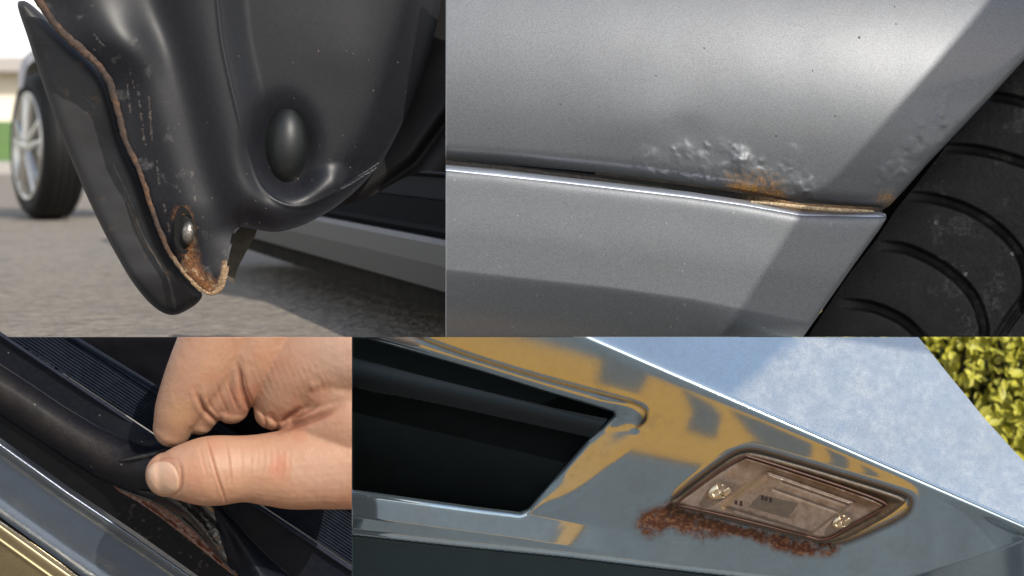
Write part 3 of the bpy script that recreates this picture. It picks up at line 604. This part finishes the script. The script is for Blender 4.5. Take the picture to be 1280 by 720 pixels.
    crease([(222, 574), (227, 590), (225, 612), (214, 620)], .0008, 1.6, .6, .5); crease([(184, 588), (190, 578), (206, 573), (222, 575)], .0006, 1.4, .4, .3)
    crease([(214, 430), (218, 470), (206, 505)], -.0003, 6, 0, 0)
    dsp += .0016 * G2(np.hypot((px - 390) / 1.0, (py - 482)), 5) * 1.0
    dsp += .0010 * (fbm(px, py, 16, 90) - .5) + .0005 * (fbm(px, py, 5, 91) - .5)
    P += N * (dsp * front)[:, None]; m2.vertices.foreach_set('co', P.ravel())
    t = np.zeros((n, 4)); n1 = fbm(px, py, 28, 92)
    blotch = .55 * np.exp(-((px - 350) / 16.) ** 2 - ((py - 590) / 18.) ** 2) + .4 * np.exp(-((px - 243) / 22.) ** 2 - ((py - 592) / 26.) ** 2) + .3 * np.exp(-((px - 345) / 26) ** 2 - ((py - 455) / 22) ** 2) + .3 * np.exp(-((px - 300) / 24) ** 2 - ((py - 490) / 22) ** 2) + .4 * np.exp(-((px - 375) / 40) ** 2 - ((py - 520) / 16) ** 2)
    t[:, :3] = np.where((red > .25)[:, None], (.22, .085, .05), (.38, .135, .08)); t[:, 3] = np.clip(blotch * .8 + red * .8 + .25 * sstep(.5, .8, n1), 0, .75)
    pale = .65 * np.exp(-((px - 425) / 50.) ** 2 - ((py - 440) / 45.) ** 2) + .35 * np.exp(-((px - 400) / 50.) ** 2 - ((py - 600) / 30.) ** 2); q = pale > t[:, 3]; t[q, :3] = (.42, .275, .21); t[q, 3] = pale[q]
    yel = np.exp(-((px - 225) / 20.) ** 2 - ((py - 520) / 25.) ** 2) * .5; q = yel > t[:, 3]; t[q, :3] = (.42, .25, .12); t[q, 3] = yel[q]
    a = m2.attributes.new('tint', 'FLOAT_COLOR', 'POINT'); a.data.foreach_set('color', t.astype(np.float32).ravel())
    # flat cuts where the picture of the hand ends
    bm = bmesh.new(); bm.from_mesh(m2)
    C = Vector((0, -D, CZ))
    n1_ = (Wv(0, TOP3, 0) - C).cross(Wv(400, TOP3, 0) - C).normalized();  n1_ = n1_ if n1_.z > 0 else -n1_
    n2_ = (Wv(439.6, 0, 0) - C).cross(Wv(439.6, 400, 0) - C).normalized(); n2_ = n2_ if n2_.x > 0 else -n2_
    for nn in (n1_, n2_):
        r = bmesh.ops.bisect_plane(bm, geom=bm.verts[:] + bm.edges[:] + bm.faces[:], plane_co=C, plane_no=nn, clear_outer=True)
        es = [e for e in r['geom_cut'] if isinstance(e, bmesh.types.BMEdge)]
        bmesh.ops.holes_fill(bm, edges=es)
    bm.to_mesh(m2); bvh = BVHTree.FromBMesh(bm); bm.free()
    m2.polygons.foreach_set('use_smooth', [True] * len(m2.polygons)); m2.materials.clear(); m2.materials.append(M_skin)
    m2.name = 'hand'; link(bpy.data.objects.new('hand', m2), parent)
    return bvh
pr = thing('person', 'bare hand pinching the black rubber seal between thumb and bent forefinger', 'person', W(330, 560, -.08))
bvh = build_hand(pr)
def d_nail(px, py):
    out = np.empty(len(px)); C = Vector((0, -D, CZ))
    for i in range(len(px)):
        h = bvh.ray_cast(C, (Wv(float(px[i]), float(py[i]), 0) - C).normalized())
        out[i] = h[0].y if h[0] is not None else -.105
    e = dist(px, py, NAIL + NAIL[:1])
    return out - .0013 * sstep(0, 4, e) - .0002
NAIL = curve([(184, 601), (184, 590), (190, 581), (201, 577), (213, 579), (221, 588), (224, 600), (222, 612), (212, 617), (200, 617), (190, 611)], 4, True)
hand_ob = [o for o in bpy.data.objects if o.name == 'hand'][0]
relief('fingernail', NAIL, 1.2, d_nail, mat('nail', (.46, .28, .19), .34, noise=[(70, .4, (.50, .34, .19))], coat=.15, sss=.1), hand_ob, .0015).location = (0, 0, 0)
# ================================================================== fourth close-up: tailgate underside, number plate lamp and hedge
c4 = thing('car', 'dusty silver tailgate with handle recess and rusted number plate lamp, hedge beyond', 'car', W(860, 720, .05))
TU, TT = math.tan(R(32)), math.tan(R(39))
def q4(px, py): return ((py - 421) - .4345 * (px - 730)) * .917
def yu(px, py):
    q = q4(px, py); return -.10 + S * ((TU + TT) / 2 * np.sqrt(q * q + 6) + (TU - TT) / 2 * q)
NOTCH = [(440, 417), (450, 421), (520, 441), (600, 464), (680, 489), (740, 507), (766, 515), (768, 519), (756, 530), (735, 550), (700, 590), (672, 622), (660, 636), (650, 640), (600, 634), (520, 623), (440, 612)]
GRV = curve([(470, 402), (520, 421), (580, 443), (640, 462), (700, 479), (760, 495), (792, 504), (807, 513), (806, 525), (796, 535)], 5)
LH = curve([(838, 632), (846, 618), (880, 592), (912, 569), (930, 562), (950, 563), (1000, 577), (1060, 595), (1110, 610), (1134, 619), (1139, 628), (1132, 642), (1100, 659), (1060, 676), (1040, 681)], 4)
LHL = LH + [(1000, 672), (920, 652), (842, 636)]
B1 = curve([(380, 626), (440, 633), (520, 640), (600, 652), (660, 662), (720, 668)], 5)
B2 = curve([(380, 659), (440, 667), (560, 680), (700, 694), (870, 714), (1000, 728), (1200, 745)], 5)
B3 = curve([(1050, 745), (1130, 722), (1200, 702), (1280, 676), (1345, 650)], 5)
b2x = [p[0] for p in B2]; b2y = [p[1] for p in B2]
def d_gate(px, py):
    y = yu(px, py); q = q4(px, py)
    cr_ = np.maximum(px - 1146, 0); y = y + S * .0017 * cr_ ** 2 * (q > 0) * sstep(0, 14, q)
    hd = dist(px, py, NOTCH)
    y = y + .008 * np.exp(-hd / 2.5)
    y = y + .0009 * G2(dist(px, py, GRV), 5)
    er = dist(px, py, [(770, 516), (735, 550), (700, 590), (655, 640)])
    y = y + .010 * (1 - sstep(0, 46, er)) * (px > 640) * sstep(500, 540, py) * sstep(648, 585, py)
    bl = py - np.interp(px, [380, 440, 650, 760, 900], [600, 613, 641, 660, 690]); y = y - S * .5 * np.clip(bl, 0, 32) * sstep(860, 620, px)
    y = y - .003 * G2(dist(px, py, B2), 3.5)
    low = np.maximum(py - np.interp(px, b2x, b2y), 0); y = y + S * .5 * low
    lh = dist(px, py, LH); y = y - .002 * G2(lh, 4)
    rust = np.exp(-(dist(px, py, [(815, 655), (860, 662), (930, 668), (1000, 685), (1020, 688)]) / 15) ** 2)
    y = y - .0009 * rust * fbm(px, py, 7, 100, 2) - .0003 * rust * (fbm(px, py, 5, 101, 2) - .3)
    low3 = np.maximum(py - np.interp(px, [p[0] for p in B3], [p[1] for p in B3]), 0); y = y + S * 1.0 * low3 * (px > 1050)
    return y + .00035 * (fbm(px, py, 90, 102, 2) - .5)
def t_gate(px, py):
    n = fbm(px, py, 7, 110); n2 = fbm(px, py, 3, 111); t = T(px, (.075, .028, .014))
    r1 = dist(px, py, [(812, 654), (835, 645), (868, 654), (915, 664), (960, 673), (1005, 684), (1035, 684)])
    wd = 9 + 9 * fbm(px, py, 30, 115, 2) + 6 * (px < 880)
    a = 1.25 * np.exp(-(r1 / wd) ** 3) * (.30 + .95 * n) - .7 * np.exp(-((px - 925) / 24.) ** 2 - ((py - 677) / 8.) ** 2)
    a = a + .5 * np.exp(-(dist(px, py, [(842, 632), (875, 598), (912, 570)]) / 7) ** 2) * (.4 + .8 * n2)
    lh = dist(px, py, LHL + LHL[:1]); a = np.maximum(a, .8 * np.exp(-(lh / 5) ** 2))
    t[:, 3] = np.clip(a, 0, 1); brown = (lh < 5.5); t[brown, :3] = (.045, .024, .013)
    lt = (n2 > .6) & (r1 < 18); t[lt, :3] = (.15, .07, .035)
    er = dist(px, py, [(768, 522), (735, 555), (700, 595), (665, 634)]); m = .3 * sstep(.4, .9, n) * np.exp(-(er / 26) ** 2); q = m > t[:, 3]; t[q, :3] = (.03, .026, .02); t[q, 3] = m[q]
    m = .62 * np.exp(-(dist(px, py, GRV) / 2.6) ** 2) + .5 * np.exp(-(np.hypot(px - 802, py - 524) / 8) ** 2); q = m > t[:, 3]; t[q, :3] = (.018, .015, .012); t[q, 3] = m[q]  # groove dirt, with its dark shade line and end blob painted in
    sc = .22 * sstep(.55, .8, fbm(px, py, 40, 117, 4)) * (q4(px, py) > 6); q = sc > t[:, 3]; t[q, :3] = (.10, .10, .095); t[q, 3] = sc[q]
    q_ = q4(px, py); d2 = (.24 + .34 * fbm(px, py, 26, 112, 5) * fbm(px, py, 7, 119, 3)) * (q_ < -6) * sstep(0, 60, (py - 421) + (px - 960) * .9); k = (d2 > t[:, 3]) & (q_ < -6); t[k, :3] = (.46, .47, .47); t[k, 3] = d2[k]  # pale dust, mottled to paint in the foliage reflection too
    return t
M_gate = mat('tailgate_silver', (.34, .44, .51), .085, .9, fl=(900, .10), noise=[(14, .3, (.31, .35, .38)), (90, .2, (.26, .29, .31))], tint=True, tnoise=(60, .08), grit=.55, bump=[(700, .03, .0003), (160, .03, .0006)])
OUT4 = [(451, 421.4), (1148, 421.4), (1164, 441), (1184, 466), (1207, 494), (1228, 520), (1248, 542), (1266, 562), (1285, 582), (1345, 640), (1345, 785), (440.4, 785), (440.4, 612)] + NOTCH[::-1][1:-1]
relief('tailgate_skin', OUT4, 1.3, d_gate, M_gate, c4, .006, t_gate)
relief('dark_reflection_panel', [(440.4, 671), (560, 684), (700, 698), (870, 718), (1000, 732), (1200, 749), (1345, 756), (1345, 785), (440.4, 785)], 2, lambda px, py: d_gate(px, py) - .0035, mat('dark_teal_reflection', (.012, .030, .038), .3, .2, noise=[(20, .5, (.02, .04, .045))], bump=[(500, .2, .0005)]), c4, .004)  # dark reflection below the crease, put into this strip's colour
M_rec = mat('recess_black', (.0025, .004, .0045), .7, 0, noise=[(20, .4, (.004, .007, .008))], spec=.05)
relief('handle_recess', [(440.4, 421.4), (470, 421.4), (800, 505), (800, 560), (690, 670), (440.4, 650)], 3, lambda px, py: yu(px, py) + .05 + .02 * np.sin((py - .25 * px) / 40.), M_rec, c4, .01)
relief('recess_bar', [(440.4, 446), (520, 468), (600, 488), (700, 512), (760, 524), (740, 548), (660, 530), (560, 508), (440.4, 484)], 2, lambda px, py: yu(px, py) + .022 - .012 * G2(((py - 466) - .22 * (px - 440)) , 16), mat('recess_bar_paint', (.006, .011, .015), .45, 0, spec=.2), c4, .012)
# lamp
HS = [(842, 632), (852, 619), (884, 594), (914, 573), (930, 567), (948, 568), (1000, 582), (1060, 600), (1108, 615), (1128, 623), (1130, 630), (1098, 652), (1044, 678), (1000, 672), (920, 652)]
HSc = curve(HS, 4, True)
def d_hous(px, py):
    e = dist(px, py, HSc + HSc[:1]); return yu(px, py) - .004 - .004 * np.exp(-((e - 4) / 3.5) ** 2) + .002 * sstep(10, 20, e)
M_hous = mat('lamp_housing', (.055, .036, .020), .42, 0, noise=[(90, .7, (.11, .07, .035)), (260, .5, (.03, .02, .012))], bump=[(400, .4, .0008)], coat=.2)
relief('lamp_housing', HSc, 1.1, d_hous, M_hous, c4, .012)
LN = [(846, 631), (862, 616), (898, 590), (928, 572), (940, 572), (1000, 591), (1060, 611), (1104, 628), (1103, 636), (1070, 654), (1032, 674), (1000, 668), (920, 648)]
LNc = curve(LN, 3, True)
INN = [(905, 634), (960, 590), (1068, 628), (1015, 668)]
def d_lens(px, py):
    e = dist(px, py, LNc + LNc[:1]); y = yu(px, py) - .006 - .005 * sstep(0, 5, e)
    ins = inside(px, py, [INN]); ei = dist(px, py, INN + INN[:1])
    y = y - np.where(ins, .004 * sstep(0, 4, ei), 0) + .0015 * G2(ei, 1.6)
    y = y + .0016 * (G2(dist(px, py, [(978, 603), (1058, 631)]), 2) + G2(dist(px, py, [(968, 612), (1048, 640)]), 1.6)) - .0015 * G2(dist(px, py, [(920, 640), (1010, 668)]), 2)
    for sx, sy, r in ((901, 614, 17), (1053, 651, 14)):
        d = np.hypot((px - sx), (py - sy) * 1.35); y = y + .003 * np.exp(-(d / r) ** 4)
    return y
def t_lens(px, py):
    t = T(px, (.070, .034, .014)); n = fbm(px, py, 9, 120); top = sstep(10, -30, (py - 600) - .35 * (px - 960) )
    t[:, 3] = np.clip(.75 * top + .4 * n, 0, .9)
    pale = dist(px, py, [(905, 633), (930, 612), (955, 598)]); q = (pale < 5); t[q, :3] = (.22, .15, .09); t[q, 3] = .8
    k = inside(px, py, [[(950, 618), (998, 629), (985, 648), (935, 634)]]); t[k, :3] = (.085, .07, .055); t[k, 3] = .8
    for x, y in ((953, 622), (958, 623.5), (963, 625), (920, 628), (926, 629.5)):
        b = (np.abs(px - x) < 1.8) & (np.abs(py - y) < 3); t[b, :3] = (.03, .02, .02); t[b, 3] = 1
    return t
relief('lamp_lens', LNc, .9, d_lens, mat('grimy_lens', (.21, .165, .135), .2, 0, noise=[(60, .6, (.12, .08, .055)), (200, .4, (.27, .22, .18))], tint=True, coat=.3, tnoise=(120, .2), grit=.3), c4, .008, t_lens)
tube('lens_gasket', [(p[0], p[1], float(yu(np.array([p[0]]), np.array([p[1]]))[0]) - .009, 1.5) for p in LN + LN[:1]], mat('dark_red_gasket', (.05, .018, .010), .5, noise=[(90, .5, (.09, .03, .015))]), c4, 8, 5)
for sx, sy, rx, ry in ((901, 613, 16, 10.5), (1053, 651, 12.5, 9)):
    ys = float(yu(np.array([float(sx)]), np.array([float(sy)]))[0]) - .010
    relief('screw', [(sx + rx * math.cos(a) * (1.0), sy + ry * math.sin(a) - rx * math.cos(a) * .28) for a in np.linspace(0, 2 * math.pi, 36)[:-1]], .8,
        (lambda sx, sy, rx, ry, ys: (lambda px, py: ys - .004 * np.sqrt(np.clip(1.02 - ((px - sx) / rx) ** 2 - ((py - sy + (px - sx) * .28) / ry) ** 2, 0, 1))
         + .006 * np.maximum((dist(px, py, [(sx - rx * .5, sy + ry * .45), (sx + rx * .5, sy - ry * .55)]) < rx * .13), (dist(px, py, [(sx - rx * .12, sy - ry * .62), (sx + rx * .16, sy + ry * .6)]) < rx * .14)) * 1.0))(sx, sy, rx, ry, ys),
        mat('screw_steel', (.55, .48, .36), .28, .9, noise=[(160, .6, (.30, .16, .06))], bump=[(500, .3, .0006)]), c4, .004)
# the yellow number plate below the tailgate, mirrored in its glossy underside
PN = Vector((-.10, -.25, .96)).normalized(); 
def surf(px, py):
    C = Vector((0, -D, CZ)); y = lambda a, b: -.10 + S * TU * float(q4(a, b))
    p = Wv(px, py, y(px, py)); a = Wv(px + 2, py, y(px + 2, py)) - p; b = Wv(px, py + 2, y(px, py + 2)) - p
    n = b.cross(a).normalized(); 
    if n.y > 0: n = -n
    d = (p - C).normalized(); return p, (d - 2 * d.dot(n) * n).normalized()
p_, r_ = surf(900., 540.); PC = p_ + r_ * .34
def onplate(px, py, h=0.):
    p, r = surf(float(px), float(py)); return p + r * ((PC + PN * h - p).dot(PN) / r.dot(PN))
def slab(name, pts, h0, h1, m, parent):
    n = len(pts); V = [tuple(p + PN * h1) for p in pts] + [tuple(p + PN * h0) for p in pts]
    F = [tuple(range(n)), tuple(range(2 * n - 1, n - 1, -1))] + [(i, n + i, n + (i + 1) % n, (i + 1) % n) for i in range(n)]
    o = meshobj(name, V, F, m, parent, False)
    bm = bmesh.new(); bm.from_mesh(o.data); bmesh.ops.recalc_face_normals(bm, faces=bm.faces); bm.to_mesh(o.data); bm.free(); return o
M_yel = mat('plate_yellow', (.62, .26, .010), .45); M_chr = mat('plate_black', (.11, .09, .07), .5)
pl = slab('number_plate', [onplate(*p) for p in ((430, 371), (1135, 545), (1148, 562), (1150, 622), (1142, 640), (1128, 640), (960, 600), (780, 560), (430, 480))], -.004, 0, M_yel, c4)
for ch in ([(757, 436), (815, 456), (812, 470), (799, 492), (747, 478)], [(855, 478), (878, 492), (892, 503), (902, 517), (895, 547), (878, 543), (858, 535), (867, 517)],
           [(915, 504), (964, 519), (1018, 544), (1014, 575), (985, 569), (958, 559), (941, 543)], [(1038, 546), (1064, 557), (1060, 592), (1042, 584)],
           [(1079, 570), (1099, 584), (1104, 607), (1089, 599)]):
    slab('character', [onplate(x, y) for x, y in ch], .0002, .0012, M_chr, pl)
# hedge beyond the tailgate
hd = thing('hedge', 'sunlit yellow-green hedge of small leaves beyond the tailgate corner', 'hedge', (.98, 1.5, -1.0))
M_leaf = mat('leaf', (.46, .44, .05), .5, 0, noise=[(7, .7, (.62, .55, .10)), (3.5, .6, (.12, .15, .025))], spec=.4); M_leaf.node_tree.nodes['Principled BSDF'].inputs['Transmission Weight'].default_value = 0
M_wood = mat('hedge_wood', (.05, .035, .022), .9)
def leafmesh(seed):
    r = random.Random(seed); L = 1; V = [(0, 0, 0), (.28, .30, .05), (.30, .68, .03), (0, 1, -.06), (-.30, .68, .03), (-.28, .30, .05), (0, .5, -.05)]
    F = [(0, 1, 6), (1, 2, 6), (2, 3, 6), (3, 4, 6), (4, 5, 6), (5, 0, 6)]
    me = bpy.data.meshes.new('leaf'); me.from_pydata(V, [], F); me.materials.append(M_leaf); return me
LM = leafmesh(1); hr = random.Random(5); from mathutils import Matrix, Euler
bigV = []; bigF = []; nl = 0
def hedge_pt():
    while True:
        x = hr.uniform(.55, 1.75); z = hr.uniform(-.72, .20); y = 1.35 + hr.random() ** 1.6 * .5
        if vnoise(np.array([x * 1000.]), np.array([z * 1000.]), 60., 5)[0] > .46 or hr.random() < .08: return Vector((x, y, z))
for i in range(11000):
    p = hedge_pt(); s = hr.uniform(.016, .034)
    e = Euler((hr.uniform(.2, 1.9), hr.uniform(-.8, .8), hr.uniform(-1.6, 1.6)))
    if nl < 300 and p.y < 1.55 and .74 < p.x < 1.05 and -.50 < p.z < -.14:
        o = bpy.data.objects.new('leaf', LM); COL.objects.link(o); o.parent = hd; o.location = p - hd.location; o.rotation_euler = e; o.scale = (s, s, s); nl += 1
    else:
        M = Matrix.LocRotScale(p, e, Vector((s, s, s))); b = len(bigV)
        bigV += [tuple(M @ v.co) for v in LM.vertices]; bigF += [tuple(b + k for k in q.vertices) for q in LM.polygons]
fo = meshobj('foliage', bigV, bigF, M_leaf, hd, False); fo['kind'] = 'stuff'
for i in range(16):
    x = .6 + i * .07; pts = [Vector((x, 1.75, -1.0)), Vector((x + hr.uniform(-.04, .04), 1.7, -.5)), Vector((x + hr.uniform(-.08, .08), 1.6, .12))]
    V = []; F = []
    for j, p in enumerate(pts):
        r = (.012, .009, .004)[j]
        for k in range(7): V.append((p.x + r * math.cos(k * .898), p.y + r * math.sin(k * .898), p.z))
    for j in range(2):
        for k in range(7): F.append((j * 7 + k, j * 7 + (k + 1) % 7, (j + 1) * 7 + (k + 1) % 7, (j + 1) * 7 + k))
    meshobj('stem', V, F, M_wood, hd)
box('hedge_core', .5, 1.9, 1.80, 1.9, -1.0, .14, mat('deep_foliage', (.02, .028, .008), .9, noise=[(12, .5, (.04, .05, .012))]), hd)
for o in bpy.data.objects:
    if '_base' in o: del o['_base']
